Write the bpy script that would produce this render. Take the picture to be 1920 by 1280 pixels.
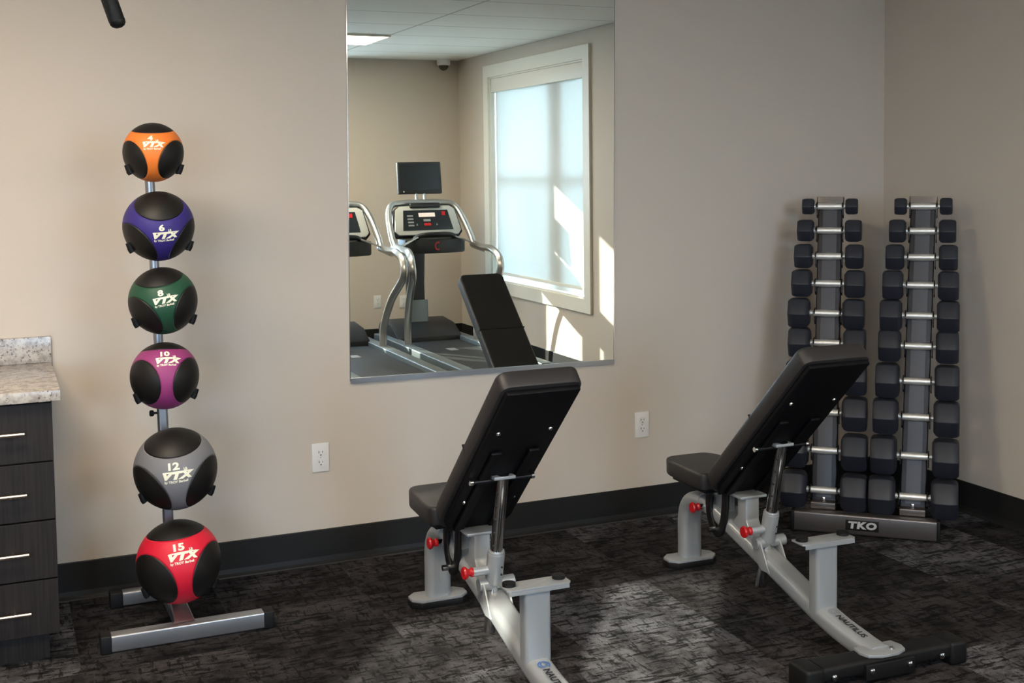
import bpy, bmesh, math, random
from mathutils import Vector, Matrix
PI = math.pi
R_ = math.radians
for o in list(bpy.data.objects):
    bpy.data.objects.remove(o, do_unlink=True)
S = bpy.context.scene
C = S.collection

# ------------------------------------------------------------------ camera
YAW, PIT, ROL = .406545, .062078, -.0123917
fw = Vector((math.sin(YAW), math.cos(YAW), 0)); rt = Vector((math.cos(YAW), -math.sin(YAW), 0)); up = Vector((0, 0, 1))
f2 = fw*math.cos(PIT) - up*math.sin(PIT); u2 = up*math.cos(PIT) + fw*math.sin(PIT)
r3 = rt*math.cos(ROL) + u2*math.sin(ROL); u3 = u2*math.cos(ROL) - rt*math.sin(ROL)
cam = bpy.data.cameras.new('camera'); co = bpy.data.objects.new('camera', cam); C.objects.link(co)
M = Matrix((r3, u3, -f2)).transposed().to_4x4(); M.translation = Vector((0, -4.6, 1.55)); co.matrix_world = M
cam.sensor_width = 36; cam.lens = 36*2254.2/1920; cam.shift_y = -(640-456.6)/1920
cam.clip_start = .05; S.camera = co

# ------------------------------------------------------------------ world, sun, exposure
W = bpy.data.worlds.new('sky'); S.world = W; W.use_nodes = True
bg = W.node_tree.nodes['Background']; bg.inputs[0].default_value = (.55, .73, 1, 1); bg.inputs[1].default_value = 8.0
sl = bpy.data.lights.new('sun', 'SUN'); sl.energy = 5.6; sl.angle = .009; sl.color = (1, .93, .82)
so = bpy.data.objects.new('sun', sl); C.objects.link(so)
SD = Vector((.70, 1.0, -.42)).normalized(); so.rotation_euler = SD.to_track_quat('-Z', 'Y').to_euler()
S.view_settings.view_transform = 'Standard'; S.view_settings.look = 'None'
S.view_settings.exposure = 1.75; S.view_settings.gamma = 1; S.view_settings.use_curve_mapping = False

XR, XL, YB, ZC = 3.927, -3.0, -5.72, 2.535      # right wall, left wall, rear wall, ceiling
W1, W2 = (-2.40, -.95), (1.50, 2.65)            # rear windows (x ranges)
WZ = (.78, 2.19); WZ2 = (.78, 2.32)
RW, RZ = (-4.98, -3.18), (.60, 2.33)            # right window
def portal(loc, rot, sx, sy):
    l = bpy.data.lights.new('window_portal', 'AREA'); l.shape = 'RECTANGLE'; l.size = sx; l.size_y = sy; l.cycles.is_portal = True
    o = bpy.data.objects.new('window_portal', l); C.objects.link(o); o.location = loc; o.rotation_euler = rot
for w, h in ((W1, WZ), (W2, WZ2)):
    portal(((w[0]+w[1])/2, YB-.13, sum(h)/2), (R_(90), 0, 0), w[1]-w[0], h[1]-h[0])
portal((XR+.13, sum(RW)/2, sum(RZ)/2), (R_(90), 0, R_(90)), RW[1]-RW[0], RZ[1]-RZ[0])

# ------------------------------------------------------------------ materials
def srgb(r, g, b):
    f = lambda c: (c/255/12.92) if c/255 <= .04045 else ((c/255+.055)/1.055)**2.4
    return (f(r), f(g), f(b), 1)
def mat(name, col, rough=.5, metal=0, spec=.5, coat=0, noise=None, bump=0, bscale=200):
    m = bpy.data.materials.new(name); m.use_nodes = True; nt = m.node_tree; b = nt.nodes['Principled BSDF']
    b.inputs['Base Color'].default_value = col; b.inputs['Roughness'].default_value = rough; b.inputs['Metallic'].default_value = metal
    b.inputs['Specular IOR Level'].default_value = spec; b.inputs['Coat Weight'].default_value = coat
    tc = nt.nodes.new('ShaderNodeTexCoord')
    nz = nt.nodes.new('ShaderNodeTexNoise'); nz.inputs['Scale'].default_value = bscale; nt.links.new(tc.outputs['Object'], nz.inputs['Vector'])
    if noise:
        mx = nt.nodes.new('ShaderNodeMix'); mx.data_type = 'RGBA'; mx.blend_type = 'MULTIPLY'
        mx.inputs[0].default_value = noise; mx.inputs[6].default_value = col
        nt.links.new(nz.outputs['Fac'], mx.inputs[7]); nt.links.new(mx.outputs[2], b.inputs['Base Color'])
    if bump:
        bp = nt.nodes.new('ShaderNodeBump'); bp.inputs['Strength'].default_value = bump; bp.inputs['Distance'].default_value = .002
        nt.links.new(nz.outputs['Fac'], bp.inputs['Height']); nt.links.new(bp.outputs[0], b.inputs['Normal'])
    return m
M_wall = mat('wall_paint', (.55, .488, .42, 1), .7, spec=.3, bump=.12, bscale=260)
M_base = mat('rubber_baseboard', (.0125, .0125, .0125, 1), .5, spec=.3, bump=.05)
M_trim = mat('white_trim_paint', (.74, .72, .65, 1), .45)
M_black = mat('black_rubber', (.0045, .0045, .005, 1), .55, spec=.3, bump=.2, bscale=400)
M_vinyl = mat('black_vinyl', (.019, .017, .0175, 1), .46, bump=.25, bscale=700)
M_board = mat('black_pad_backing', (.0022, .0022, .003, 1), .5, spec=.2, bump=.1)
M_white = mat('silver_white_powder_coat', (.34, .355, .365, 1), .32, metal=.3, spec=.6, bump=.04, bscale=900)
M_chrome = mat('chrome', (.62, .63, .65, 1), .12, metal=1)
M_alu = mat('brushed_aluminium', (.42, .43, .45, 1), .33, metal=.9, bump=.05, bscale=500)
M_silver = mat('silver_tube', (.48, .48, .47, 1), .28, metal=.9)
M_red = mat('red_plastic', (.45, .008, .012, 1), .3)
M_gunmetal = mat('bronze_grey_steel', (.19, .17, .16, 1), .33, metal=.85, bump=.04)
M_darksteel = mat('dark_steel', (.022, .022, .026, 1), .4, metal=.7)
M_strip = mat('grey_steel_strip', (.05, .052, .062, 1), .45, metal=.3)
M_knurl = mat('satin_knurled_steel', (.78, .76, .72, 1), .38, metal=.75, bump=.2, bscale=900)
M_hexrub = mat('charcoal_dumbbell_rubber', (.015, .0175, .027, 1), .5, bump=.1, bscale=500)
M_outlet = mat('white_plastic', (.72, .71, .69, 1), .35)
M_slot = mat('dark_slot', (.02, .018, .015, 1), .6)
M_print = mat('cream_print', (.80, .78, .62, 1), .5)
M_blue = mat('blue_print', (.04, .15, .45, 1), .4)
M_greyprint = mat('grey_print', (.25, .26, .28, 1), .4)
M_blackprint = mat('black_print', (.012, .012, .015, 1), .4)
M_console = mat('grey_console_plastic', (.40, .42, .41, 1), .4)
M_screen = mat('dark_screen', (.012, .017, .022, 1), .22)
M_darkpl = mat('dark_plastic', (.008, .0095, .012, 1), .45)
M_belt = mat('treadmill_belt', (.006, .006, .007, 1), .6, bump=.3, bscale=300)
M_galv = mat('treadmill_rail', (.17, .20, .21, 1), .4, metal=.6)
M_pave = mat('pale_paving', (.42, .41, .39, 1), .9)
M_handle = mat('satin_nickel', (.80, .70, .58, 1), .25, metal=1)
M_camdome = mat('smoked_dome', (.05, .045, .03, 1), .15)
M_decal = mat('pale_decal', (.26, .275, .285, 1), .35)

def nodes(name):
    m = bpy.data.materials.new(name); m.use_nodes = True; nt = m.node_tree
    return m, nt, nt.nodes['Principled BSDF'], nt.nodes.new, nt.links.new
def ramp(nt, a, b, ca, cb, *more):
    r = nt.nodes.new('ShaderNodeValToRGB'); e = r.color_ramp.elements
    e[0].position = a; e[0].color = ca; e[1].position = b; e[1].color = cb
    for p, c in more:
        x = e.new(p); x.color = c
    return r
# carpet: tiles of tone, patches and fine dark scratches
M_carpet, nt, b, N, Lk = nodes('charcoal_carpet_tile')
tc = N('ShaderNodeTexCoord')
def mathn(op, a, bb=None, clamp=False):
    x = N('ShaderNodeMath'); x.operation = op; x.use_clamp = clamp
    for i, v in enumerate((a, bb)):
        if v is None: continue
        if isinstance(v, (int, float)): x.inputs[i].default_value = v
        else: Lk(v, x.inputs[i])
    return x.outputs[0]
sep = N('ShaderNodeSeparateXYZ'); Lk(tc.outputs['Object'], sep.inputs[0])
tx = mathn('FLOOR', mathn('MULTIPLY', mathn('SUBTRACT', sep.outputs[0], 2.2), 2.0)); ty = mathn('FLOOR', mathn('MULTIPLY', mathn('ADD', sep.outputs[1], .71), 2.0))
tval = mathn('FRACT', mathn('MULTIPLY', mathn('SINE', mathn('ADD', mathn('ADD', mathn('MULTIPLY', tx, 19.61757), mathn('MULTIPLY', ty, 14.64322)), 0.93488)), 43.7))  # seed puts lighter tiles under the sun patch, part of its brightness in colour
cmb = N('ShaderNodeCombineXYZ'); Lk(tx, cmb.inputs[0]); Lk(ty, cmb.inputs[1])
wn = N('ShaderNodeTexWhiteNoise'); wn.noise_dimensions = '2D'; Lk(cmb.outputs[0], wn.inputs['Vector'])
def noise(scale, vecscale=(1, 1, 1), detail=4, rough=.6):
    mp = N('ShaderNodeMapping'); mp.inputs['Scale'].default_value = vecscale; Lk(tc.outputs['Object'], mp.inputs['Vector'])
    ad = N('ShaderNodeVectorMath'); ad.operation = 'ADD'; Lk(mp.outputs[0], ad.inputs[0])
    sc = N('ShaderNodeVectorMath'); sc.operation = 'SCALE'; sc.inputs[3].default_value = 13; Lk(wn.outputs['Color'], sc.inputs[0]); Lk(sc.outputs[0], ad.inputs[1])
    n = N('ShaderNodeTexNoise'); n.inputs['Scale'].default_value = scale; n.inputs['Detail'].default_value = detail; n.inputs['Roughness'].default_value = rough
    Lk(ad.outputs[0], n.inputs['Vector']); return n.outputs['Fac']
patch = noise(5, (1, 1, 1), 6, .75); scr = noise(11, (1, 4.5, 1), 5, .7); scr2 = noise(15, (4, 1, 1), 4, .7); fine = noise(420, (1, 1, 1), 2, .5)
base = ramp(nt, .36, .60, (.030, .029, .032, 1), (.17, .17, .185, 1), (.48, (.09, .088, .095, 1))); Lk(patch, base.inputs[0])
tone = ramp(nt, 0, 1, (.20, .185, .18, 1), (1.0, 1.0, 1.0, 1), (.5, (.36, .33, .32, 1))); Lk(tval, tone.inputs[0])
m1 = N('ShaderNodeMix'); m1.data_type = 'RGBA'; m1.blend_type = 'MULTIPLY'; m1.inputs[0].default_value = 1; Lk(base.outputs[0], m1.inputs[6]); Lk(tone.outputs[0], m1.inputs[7])
sr = ramp(nt, .52, .57, (1, 1, 1, 1), (.15, .15, .15, 1)); Lk(scr, sr.inputs[0])
sr2 = ramp(nt, .55, .60, (1, 1, 1, 1), (.25, .25, .25, 1)); Lk(scr2, sr2.inputs[0])
m2 = N('ShaderNodeMix'); m2.data_type = 'RGBA'; m2.blend_type = 'MULTIPLY'; m2.inputs[0].default_value = 1; Lk(m1.outputs[2], m2.inputs[6]); Lk(sr.outputs[0], m2.inputs[7])
m3 = N('ShaderNodeMix'); m3.data_type = 'RGBA'; m3.blend_type = 'MULTIPLY'; m3.inputs[0].default_value = 1; Lk(m2.outputs[2], m3.inputs[6]); Lk(sr2.outputs[0], m3.inputs[7])
fr = ramp(nt, .3, .7, (.55, .55, .55, 1), (1.3, 1.3, 1.3, 1)); Lk(fine, fr.inputs[0])
m4 = N('ShaderNodeMix'); m4.data_type = 'RGBA'; m4.blend_type = 'MULTIPLY'; m4.inputs[0].default_value = 1; Lk(m3.outputs[2], m4.inputs[6]); Lk(fr.outputs[0], m4.inputs[7])
Lk(m4.outputs[2], b.inputs['Base Color']); b.inputs['Roughness'].default_value = .95; b.inputs['Specular IOR Level'].default_value = .15
bp = N('ShaderNodeBump'); bp.inputs['Strength'].default_value = .5; bp.inputs['Distance'].default_value = .004; Lk(fine, bp.inputs['Height']); Lk(bp.outputs[0], b.inputs['Normal'])
# ceiling tiles 1.22 x 0.61 with a pale grid
M_ceil, nt, b, N, Lk = nodes('acoustic_ceiling_tile')
tc = N('ShaderNodeTexCoord'); mp = N('ShaderNodeMapping'); mp.inputs['Location'].default_value = (-2.70/1.22+10, 3.26/.61+10, 0); mp.inputs['Scale'].default_value = (1/1.22, 1/.61, 1)
Lk(tc.outputs['Object'], mp.inputs['Vector']); sep = N('ShaderNodeSeparateXYZ'); Lk(mp.outputs[0], sep.inputs[0])
def edge(o, wd):
    fr_ = mathn('FRACT', o); return mathn('LESS_THAN', mathn('ABSOLUTE', mathn('SUBTRACT', fr_, .5)), .5-wd)
inner = mathn('MULTIPLY', edge(sep.outputs[0], .007), edge(sep.outputs[1], .014))
mx = N('ShaderNodeMix'); mx.data_type = 'RGBA'; Lk(inner, mx.inputs[0]); mx.inputs[6].default_value = (.50, .50, .47, 1); mx.inputs[7].default_value = (.85, .85, .80, 1)
Lk(mx.outputs[2], b.inputs['Base Color']); b.inputs['Roughness'].default_value = .9
# granite
M_granite, nt, b, N, Lk = nodes('speckled_granite')
tc = N('ShaderNodeTexCoord')
def nz(scale, detail=4):
    n = N('ShaderNodeTexNoise'); n.inputs['Scale'].default_value = scale; n.inputs['Detail'].default_value = detail; n.inputs['Roughness'].default_value = .7; Lk(tc.outputs['Object'], n.inputs['Vector']); return n.outputs['Fac']
g1 = ramp(nt, .38, .58, (.26, .23, .21, 1), (.46, .42, .38, 1)); Lk(nz(35), g1.inputs[0])
g2 = ramp(nt, .34, .42, (.12, .10, .10, 1), (1, 1, 1, 1)); Lk(nz(110, 3), g2.inputs[0])
mx = N('ShaderNodeMix'); mx.data_type = 'RGBA'; mx.blend_type = 'MULTIPLY'; mx.inputs[0].default_value = 1; Lk(g1.outputs[0], mx.inputs[6]); Lk(g2.outputs[0], mx.inputs[7])
Lk(mx.outputs[2], b.inputs['Base Color']); b.inputs['Roughness'].default_value = .22
# dark woven-look laminate
M_wood, nt, b, N, Lk = nodes('dark_laminate')
tc = N('ShaderNodeTexCoord'); mp = N('ShaderNodeMapping'); mp.inputs['Scale'].default_value = (140, 140, 6); Lk(tc.outputs['Object'], mp.inputs['Vector'])
n = N('ShaderNodeTexNoise'); n.inputs['Scale'].default_value = 1; n.inputs['Detail'].default_value = 4; Lk(mp.outputs[0], n.inputs['Vector'])
g1 = ramp(nt, .3, .7, (.007, .005, .0046, 1), (.019, .014, .0125, 1)); Lk(n.outputs['Fac'], g1.inputs[0]); Lk(g1.outputs[0], b.inputs['Base Color']); b.inputs['Roughness'].default_value = .55; b.inputs['Specular IOR Level'].default_value = .3
# mirror, glass, shade, lamp
M_mirror = mat('mirror_silver', (.84, .875, .835, 1), .0, metal=1)
M_mirror.node_tree.nodes['Principled BSDF'].inputs['Roughness'].default_value = 0.0
M_glass = bpy.data.materials.new('window_glass'); M_glass.use_nodes = True; nt = M_glass.node_tree; nt.nodes.clear()
o_ = nt.nodes.new('ShaderNodeOutputMaterial'); t_ = nt.nodes.new('ShaderNodeBsdfTransparent'); g_ = nt.nodes.new('ShaderNodeBsdfGlossy'); g_.inputs['Roughness'].default_value = .02
x_ = nt.nodes.new('ShaderNodeMixShader'); x_.inputs[0].default_value = .06; t_.inputs[0].default_value = (.93, .96, .95, 1)
nt.links.new(t_.outputs[0], x_.inputs[1]); nt.links.new(g_.outputs[0], x_.inputs[2]); nt.links.new(x_.outputs[0], o_.inputs[0])
M_shade = bpy.data.materials.new('roller_shade_fabric'); M_shade.use_nodes = True; nt = M_shade.node_tree; nt.nodes.clear()
o_ = nt.nodes.new('ShaderNodeOutputMaterial'); d_ = nt.nodes.new('ShaderNodeBsdfDiffuse'); d_.inputs[0].default_value = (.72, .73, .72, 1)
t_ = nt.nodes.new('ShaderNodeBsdfTranslucent'); t_.inputs[0].default_value = (.46, .49, .46, 1); x_ = nt.nodes.new('ShaderNodeMixShader'); x_.inputs[0].default_value = .33
tr = nt.nodes.new('ShaderNodeBsdfTransparent'); x2 = nt.nodes.new('ShaderNodeMixShader'); x2.inputs[0].default_value = .07
nt.links.new(d_.outputs[0], x_.inputs[1]); nt.links.new(t_.outputs[0], x_.inputs[2]); nt.links.new(x_.outputs[0], x2.inputs[1]); nt.links.new(tr.outputs[0], x2.inputs[2]); nt.links.new(x2.outputs[0], o_.inputs[0])
def emis(name, col, st):
    m = bpy.data.materials.new(name); m.use_nodes = True; b = m.node_tree.nodes['Principled BSDF']
    b.inputs['Base Color'].default_value = (.8, .8, .8, 1); b.inputs['Emission Color'].default_value = col; b.inputs['Emission Strength'].default_value = st; return m
M_lamp = emis('lit_diffuser', (1, .84, .64, 1), 8.5)
M_led = emis('red_led_display', (1, .02, .03, 1), .04)

# ------------------------------------------------------------------ mesh helpers
class MB:
    def __init__(s): s.v = []; s.f = []
    def add(s, vs, fs):
        k = len(s.v); s.v += [tuple(v) for v in vs]; s.f += [tuple(i+k for i in f) for f in fs]; return s
    def box(s, x0, x1, y0, y1, z0, z1, T=None, bev=0):
        if bev:
            bm = bmesh.new(); bmesh.ops.create_cube(bm, size=1)
            for v in bm.verts: v.co = Vector(((x0+x1)/2+v.co.x*(x1-x0), (y0+y1)/2+v.co.y*(y1-y0), (z0+z1)/2+v.co.z*(z1-z0)))
            bmesh.ops.bevel(bm, geom=list(bm.edges), offset=bev, segments=3, profile=.5, affect='EDGES', clamp_overlap=True)
            s.frombm(bm, T); return s
        vs = [Vector((x, y, z)) for x in (x0, x1) for y in (y0, y1) for z in (z0, z1)]
        if T: vs = [T @ v for v in vs]
        return s.add(vs, [(0, 1, 3, 2), (4, 6, 7, 5), (0, 4, 5, 1), (2, 3, 7, 6), (0, 2, 6, 4), (1, 5, 7, 3)])
    def frombm(s, bm, T=None):
        bm.verts.index_update(); vs = [(T @ v.co if T else v.co.copy()) for v in bm.verts]; s.add(vs, [[v.index for v in f.verts] for f in bm.faces]); bm.free(); return s
    def sweep(s, path, prof, side=None, caps=True, closed=False):
        # prof: list of (a,b); a along 'side' axis, b along side x tangent
        P = [Vector(p) for p in path]; n = len(P); rings = []; prev = None
        for i in range(n):
            if closed: t = (P[(i+1) % n]-P[i-1]).normalized()
            else: t = ((P[min(i+1, n-1)]-P[max(i-1, 0)])).normalized()
            if side is not None: a = Vector(side)
            elif prev is None: a = t.orthogonal()
            else: a = prev
            a = (a - t*a.dot(t)).normalized(); prev = a; b_ = t.cross(a)
            rings.append([P[i]+a*u+b_*w for u, w in prof])
        m = len(prof); vs = [v for r in rings for v in r]; fs = []
        for i in range(n if closed else n-1):
            j = (i+1) % n
            for k in range(m): fs.append((i*m+k, i*m+(k+1) % m, j*m+(k+1) % m, j*m+k))
        if caps and not closed: fs += [tuple(range(m))[::-1], tuple((n-1)*m+k for k in range(m))]
        return s.add(vs, fs)
    def tube(s, path, r, seg=16, **k):
        return s.sweep(path, [(r*math.cos(2*PI*i/seg), r*math.sin(2*PI*i/seg)) for i in range(seg)], **k)
    def cyl(s, p0, p1, r0, r1=None, seg=24):
        p0, p1 = Vector(p0), Vector(p1); t = (p1-p0).normalized(); a = t.orthogonal().normalized(); b_ = t.cross(a); r1 = r0 if r1 is None else r1
        vs = [p+(a*math.cos(2*PI*i/seg)+b_*math.sin(2*PI*i/seg))*r for p, r in ((p0, r0), (p1, r1)) for i in range(seg)]
        return s.add(vs, [(i, (i+1) % seg, seg+(i+1) % seg, seg+i) for i in range(seg)]+[tuple(range(seg))[::-1], tuple(range(seg, 2*seg))])
    def lathe(s, p0, axis, prof, seg=24):     # prof: (dist along axis, radius)
        p0 = Vector(p0); t = Vector(axis).normalized(); a = t.orthogonal().normalized(); b_ = t.cross(a); vs = []; fs = []
        for d, r in prof: vs += [p0+t*d+(a*math.cos(2*PI*i/seg)+b_*math.sin(2*PI*i/seg))*r for i in range(seg)]
        for j in range(len(prof)-1): fs += [(j*seg+i, j*seg+(i+1) % seg, (j+1)*seg+(i+1) % seg, (j+1)*seg+i) for i in range(seg)]
        fs += [tuple(range(seg))[::-1], tuple((len(prof)-1)*seg+i for i in range(seg))]
        return s.add(vs, fs)
    def prism(s, pts, h, T=None):      # polygon in xy extruded by z 0..h, then T
        n = len(pts); vs = [Vector((x, y, z)) for z in (0, h) for x, y in pts]
        if T: vs = [T @ v for v in vs]
        return s.add(vs, [tuple(range(n))[::-1], tuple(range(n, 2*n))]+[(i, (i+1) % n, n+(i+1) % n, n+i) for i in range(n)])
    def build(s, name, m, parent=None, smooth=True, bevel=0, subs=0):
        me = bpy.data.meshes.new(name); me.from_pydata(s.v, [], s.f)
        bm = bmesh.new(); bm.from_mesh(me); bmesh.ops.recalc_face_normals(bm, faces=bm.faces)
        if bevel:
            es = [e for e in bm.edges if len(e.link_faces) == 2 and e.calc_face_angle(0) > .6]
            bmesh.ops.bevel(bm, geom=es, offset=bevel, segments=2, profile=.6, affect='EDGES', clamp_overlap=True)
        bm.to_mesh(me); bm.free()
        if smooth:
            me.shade_smooth(); me.set_sharp_from_angle(angle=R_(38))
        me.materials.append(m)
        o = bpy.data.objects.new(name, me); C.objects.link(o)
        if parent: o.parent = parent
        return o
def rrect(w, h, r, n=4):
    out = []
    for cx, cy, a0 in ((w/2-r, h/2-r, 0), (-w/2+r, h/2-r, 90), (-w/2+r, -h/2+r, 180), (w/2-r, -h/2+r, 270)):
        out += [(cx+r*math.cos(R_(a0+90*i/n)), cy+r*math.sin(R_(a0+90*i/n))) for i in range(n+1)]
    return out
def empty(name, loc=(0, 0, 0), rz=0):
    o = bpy.data.objects.new(name, None); C.objects.link(o); o.location = loc; o.rotation_euler = (0, 0, rz); o.empty_display_size = .05; return o
def tag(o, label, cat, group=None):
    o['label'] = label; o['category'] = cat
    if group: o['group'] = group
    return o
def struct(name, mb, m, parent=None, smooth=False, **k):
    o = mb.build(name, m, parent, smooth=smooth, **k)
    if parent is None: o['kind'] = 'structure'
    return o
def kids(o): return [c for c in bpy.data.objects if c.parent == o]
def copy_tree(o, parent=None):
    c = o.copy(); C.objects.link(c)
    if parent: c.parent = parent
    for ch in kids(o): copy_tree(ch, c)
    return c
def spline(pts, n=6):       # Catmull-Rom
    P = [Vector(p) for p in pts]; P = [P[0]*2-P[1]]+P+[P[-1]*2-P[-2]]; out = []
    for i in range(1, len(P)-2):
        for k in range(n):
            t = k/n; a, b_, c, d = P[i-1:i+3]
            out.append(.5*((2*b_)+(c-a)*t+(2*a-5*b_+4*c-d)*t*t+(3*b_-a-3*c+d)*t**3))
    return out+[P[-2]]
def text_mesh(txt, size, bold=0, shear=0, depth=.0004, spacing=1.0):
    cu = bpy.data.curves.new('tmp_text', 'FONT'); cu.body = txt; cu.size = size; cu.offset = bold; cu.shear = shear; cu.extrude = depth
    cu.align_x = 'CENTER'; cu.align_y = 'CENTER'; cu.space_character = spacing; cu.resolution_u = 3
    o = bpy.data.objects.new('tmp_text', cu); C.objects.link(o); dg = bpy.context.evaluated_depsgraph_get(); dg.update()
    me = bpy.data.meshes.new_from_object(o.evaluated_get(dg)); bpy.data.objects.remove(o)
    vs = [v.co.copy() for v in me.vertices]; fs = [tuple(p.vertices) for p in me.polygons]; bpy.data.meshes.remove(me)
    return vs, fs
def frame_T(o, x, y):       # matrix with given origin, x and y axes
    x = Vector(x).normalized(); y = Vector(y).normalized(); z = x.cross(y)
    m = Matrix((x, y, z)).transposed().to_4x4(); m.translation = Vector(o); return m

# ------------------------------------------------------------------ room shell
struct('floor', MB().box(XL-.15, XR+.15, YB-.15, .15, -.12, 0), M_carpet)
struct('ceiling', MB().box(XL-.15, XR+.15, YB-.15, .15, ZC, ZC+.12), M_ceil)
struct('wall_back', MB().box(XL-.15, XR+.15, 0, .15, 0, ZC), M_wall)
struct('wall_left', MB().box(XL-.15, XL, YB, 0, 0, ZC), M_wall)
w = MB(); w.box(XR, XR+.15, YB, RW[0], 0, ZC).box(XR, XR+.15, RW[1], 0, 0, ZC).box(XR, XR+.15, RW[0], RW[1], 0, RZ[0]).box(XR, XR+.15, RW[0], RW[1], RZ[1], ZC)
struct('wall_right', w, M_wall)
w = MB()
for a, b_ in ((XL-.15, W1[0]), (W1[1], W2[0]), (W2[1], XR+.15)): w.box(a, b_, YB-.15, YB, 0, ZC)
for (a, b_), h in ((W1, WZ), (W2, WZ2)): w.box(a, b_, YB-.15, YB, 0, h[0]).box(a, b_, YB-.15, YB, h[1], ZC)
struct('wall_rear', w, M_wall)
struct('ground', MB().box(-40, 45, -50, 30, -.3, -.13), M_pave)
# cove baseboards
BP = [(0, 0), (0, .137), (-.004, .139), (-.006, .135), (-.006, .03), (-.009, .013), (-.018, .004), (-.019, 0)]
def baseboard(name, p0, p1, inn):
    vs = []; 
    for p in (p0, p1):
        for d, z in BP: vs.append((p[0]-inn[0]*d, p[1]-inn[1]*d, z))
    n = len(BP); struct(name, MB().add(vs, [(i, (i+1) % n, n+(i+1) % n, n+i) for i in range(n)]+[tuple(range(n)), tuple(range(n, 2*n))]), M_base)
baseboard('baseboard_back', (.146, 0), (XR, 0), (0, -1))
baseboard('baseboard_right', (XR, 0), (XR, YB), (-1, 0))
baseboard('baseboard_rear', (XR, YB), (XL, YB), (0, 1))
baseboard('baseboard_left', (XL, YB), (XL, -.62), (1, 0))
struct('toe_highlight_1', MB().box(.146, XR, -.0215, -.019, 0, .004), M_gunmetal)  # thin paler strip stands in for the highlight along the baseboard toe

def sash_window(name, T, w, z0, z1, off, mull, ncas=.10, meet=None):
    """window in a wall opening: local x along wall 0..w, local y outward through the wall, z up"""
    r = struct(name, MB().box(0, .045, off+.06, off+.12, z0, z1, T).box(w-.045, w, off+.06, off+.12, z0, z1, T).box(.045, w-.045, off+.06, off+.12, z0, z0+.05, T).box(.045, w-.045, off+.06, off+.12, z1-.05, z1, T), M_trim)
    g = MB().box(.045, w-.045, off+.088, off+.092, z0+.05, z1-.05, T); g.build('glass', M_glass, r, smooth=False)
    for a, b_ in mull: MB().box(a, b_, off+.07, off+.11, z0+.05, z1-.05, T).build('mullion', M_trim, r, smooth=False)
    if meet: MB().box(.045, w-.045, off+.065, off+.115, meet-.025, meet+.025, T).build('meeting_rail', M_trim, r, smooth=False)
    c = MB().box(-ncas, 0, -.02, 0, z0-ncas, z1+ncas, T).box(w, w+ncas, -.02, 0, z0-ncas, z1+ncas, T).box(0, w, -.02, 0, z1, z1+ncas, T).box(0, w, -.02, 0, z0-ncas, z0, T)
    c.build('casing', M_trim, r, smooth=False)
    MB().box(0, .012, 0, .06, z0, z1, T).box(w-.012, w, 0, .06, z0, z1, T).box(.012, w-.012, 0, .06, z0, z0+.012, T).box(.012, w-.012, 0, .06, z1-.012, z1, T).build('jamb', M_trim, r, smooth=False)
    return r
wr = sash_window('window_1', frame_T((XR, RW[1], 0), (0, -1, 0), (1, 0, 0)), RW[1]-RW[0], RZ[0], RZ[1], .028, [(.50, .74)], meet=1.47)
sash_window('window_2', frame_T((W1[1], YB, 0), (-1, 0, 0), (0, -1, 0)), W1[1]-W1[0], WZ[0], WZ[1], 0, [(.57, .80)], meet=None)
sash_window('window_3', frame_T((W2[1], YB, 0), (-1, 0, 0), (0, -1, 0)), W2[1]-W2[0], WZ2[0], WZ2[1], 0, [(.52, .70)], meet=None)
# roller shade in the right window
rs = empty('roller_shade', (XR+.02, sum(RW)/2, RZ[1]-.012))
MB().box(-.012, .058, -.885, .885, -.115, 0, None, .004).build('valance', M_trim, rs)
MB().box(.028, .030, -.878, .868, -1.645, -.10).build('shade_fabric', M_shade, rs, smooth=False)
MB().box(.020, .038, -.878, .868, -1.67, -1.645, None, .003).build('hem_bar', M_trim, rs)
tag(rs, 'white roller shade drawn down over the big window beside the treadmills', 'window shade')

# ceiling light panels
def light_panel(x, y, label):
    r = empty('ceiling_light', (x, y, ZC))
    MB().box(-.60, .60, -.295, .295, -.012, -.006).build('diffuser', M_lamp, r, smooth=False)
    MB().box(-.61, .61, -.305, -.292, -.016, 0).box(-.61, .61, .292, .305, -.016, 0).box(-.61, -.597, -.292, .292, -.016, 0).box(.597, .61, -.292, .292, -.016, 0).build('frame', M_trim, r, smooth=False)
    tag(r, label, 'ceiling light', 'lit ceiling panels')
light_panel(2.09, -4.175, 'lit rectangular ceiling panel seen at the top left of the mirror')
light_panel(-.35, -1.735, 'lit rectangular ceiling panel nearest the ball rack and the mirror wall')
light_panel(-.35, -4.175, 'lit rectangular ceiling panel behind the camera on the cabinet side')
# security dome
sc_ = empty('security_camera', (3.74, -5.60, ZC))
MB().lathe((0, 0, 0), (0, 0, -1), [(0, .06), (.045, .06), (.055, .05)]).build('housing', M_outlet, sc_)
MB().lathe((0, 0, -.055), (0, 0, -1), [(0, .045), (.015, .043), (.03, .034), (.042, .018), (.046, .004)]).build('dome', M_camdome, sc_)
tag(sc_, 'small white dome security camera in the ceiling corner, seen in the mirror', 'security camera')

# ------------------------------------------------------------------ mirror
mr = empty('wall_mirror', (1.863, 0, .712)); mr.rotation_euler = (0, .010, 0)
MB().box(-.588, .588, -.007, -.002, 0, 1.66).build('mirror_glass', M_mirror, mr, smooth=False)
MB().box(-.589, .589, -.013, -.0075, -.008, .012).box(-.589, .589, -.0075, 0, -.008, -.001).build('bottom_channel', M_alu, mr, smooth=False)
for s in (-1, 1): MB().box(s*.59-.0015, s*.59+.0015, -.0078, 0, 0, 1.66).build('edge_trim', M_chrome, mr, smooth=False)
tag(mr, 'large frameless rectangular mirror on the beige wall between ball rack and dumbbells', 'mirror')

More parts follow.
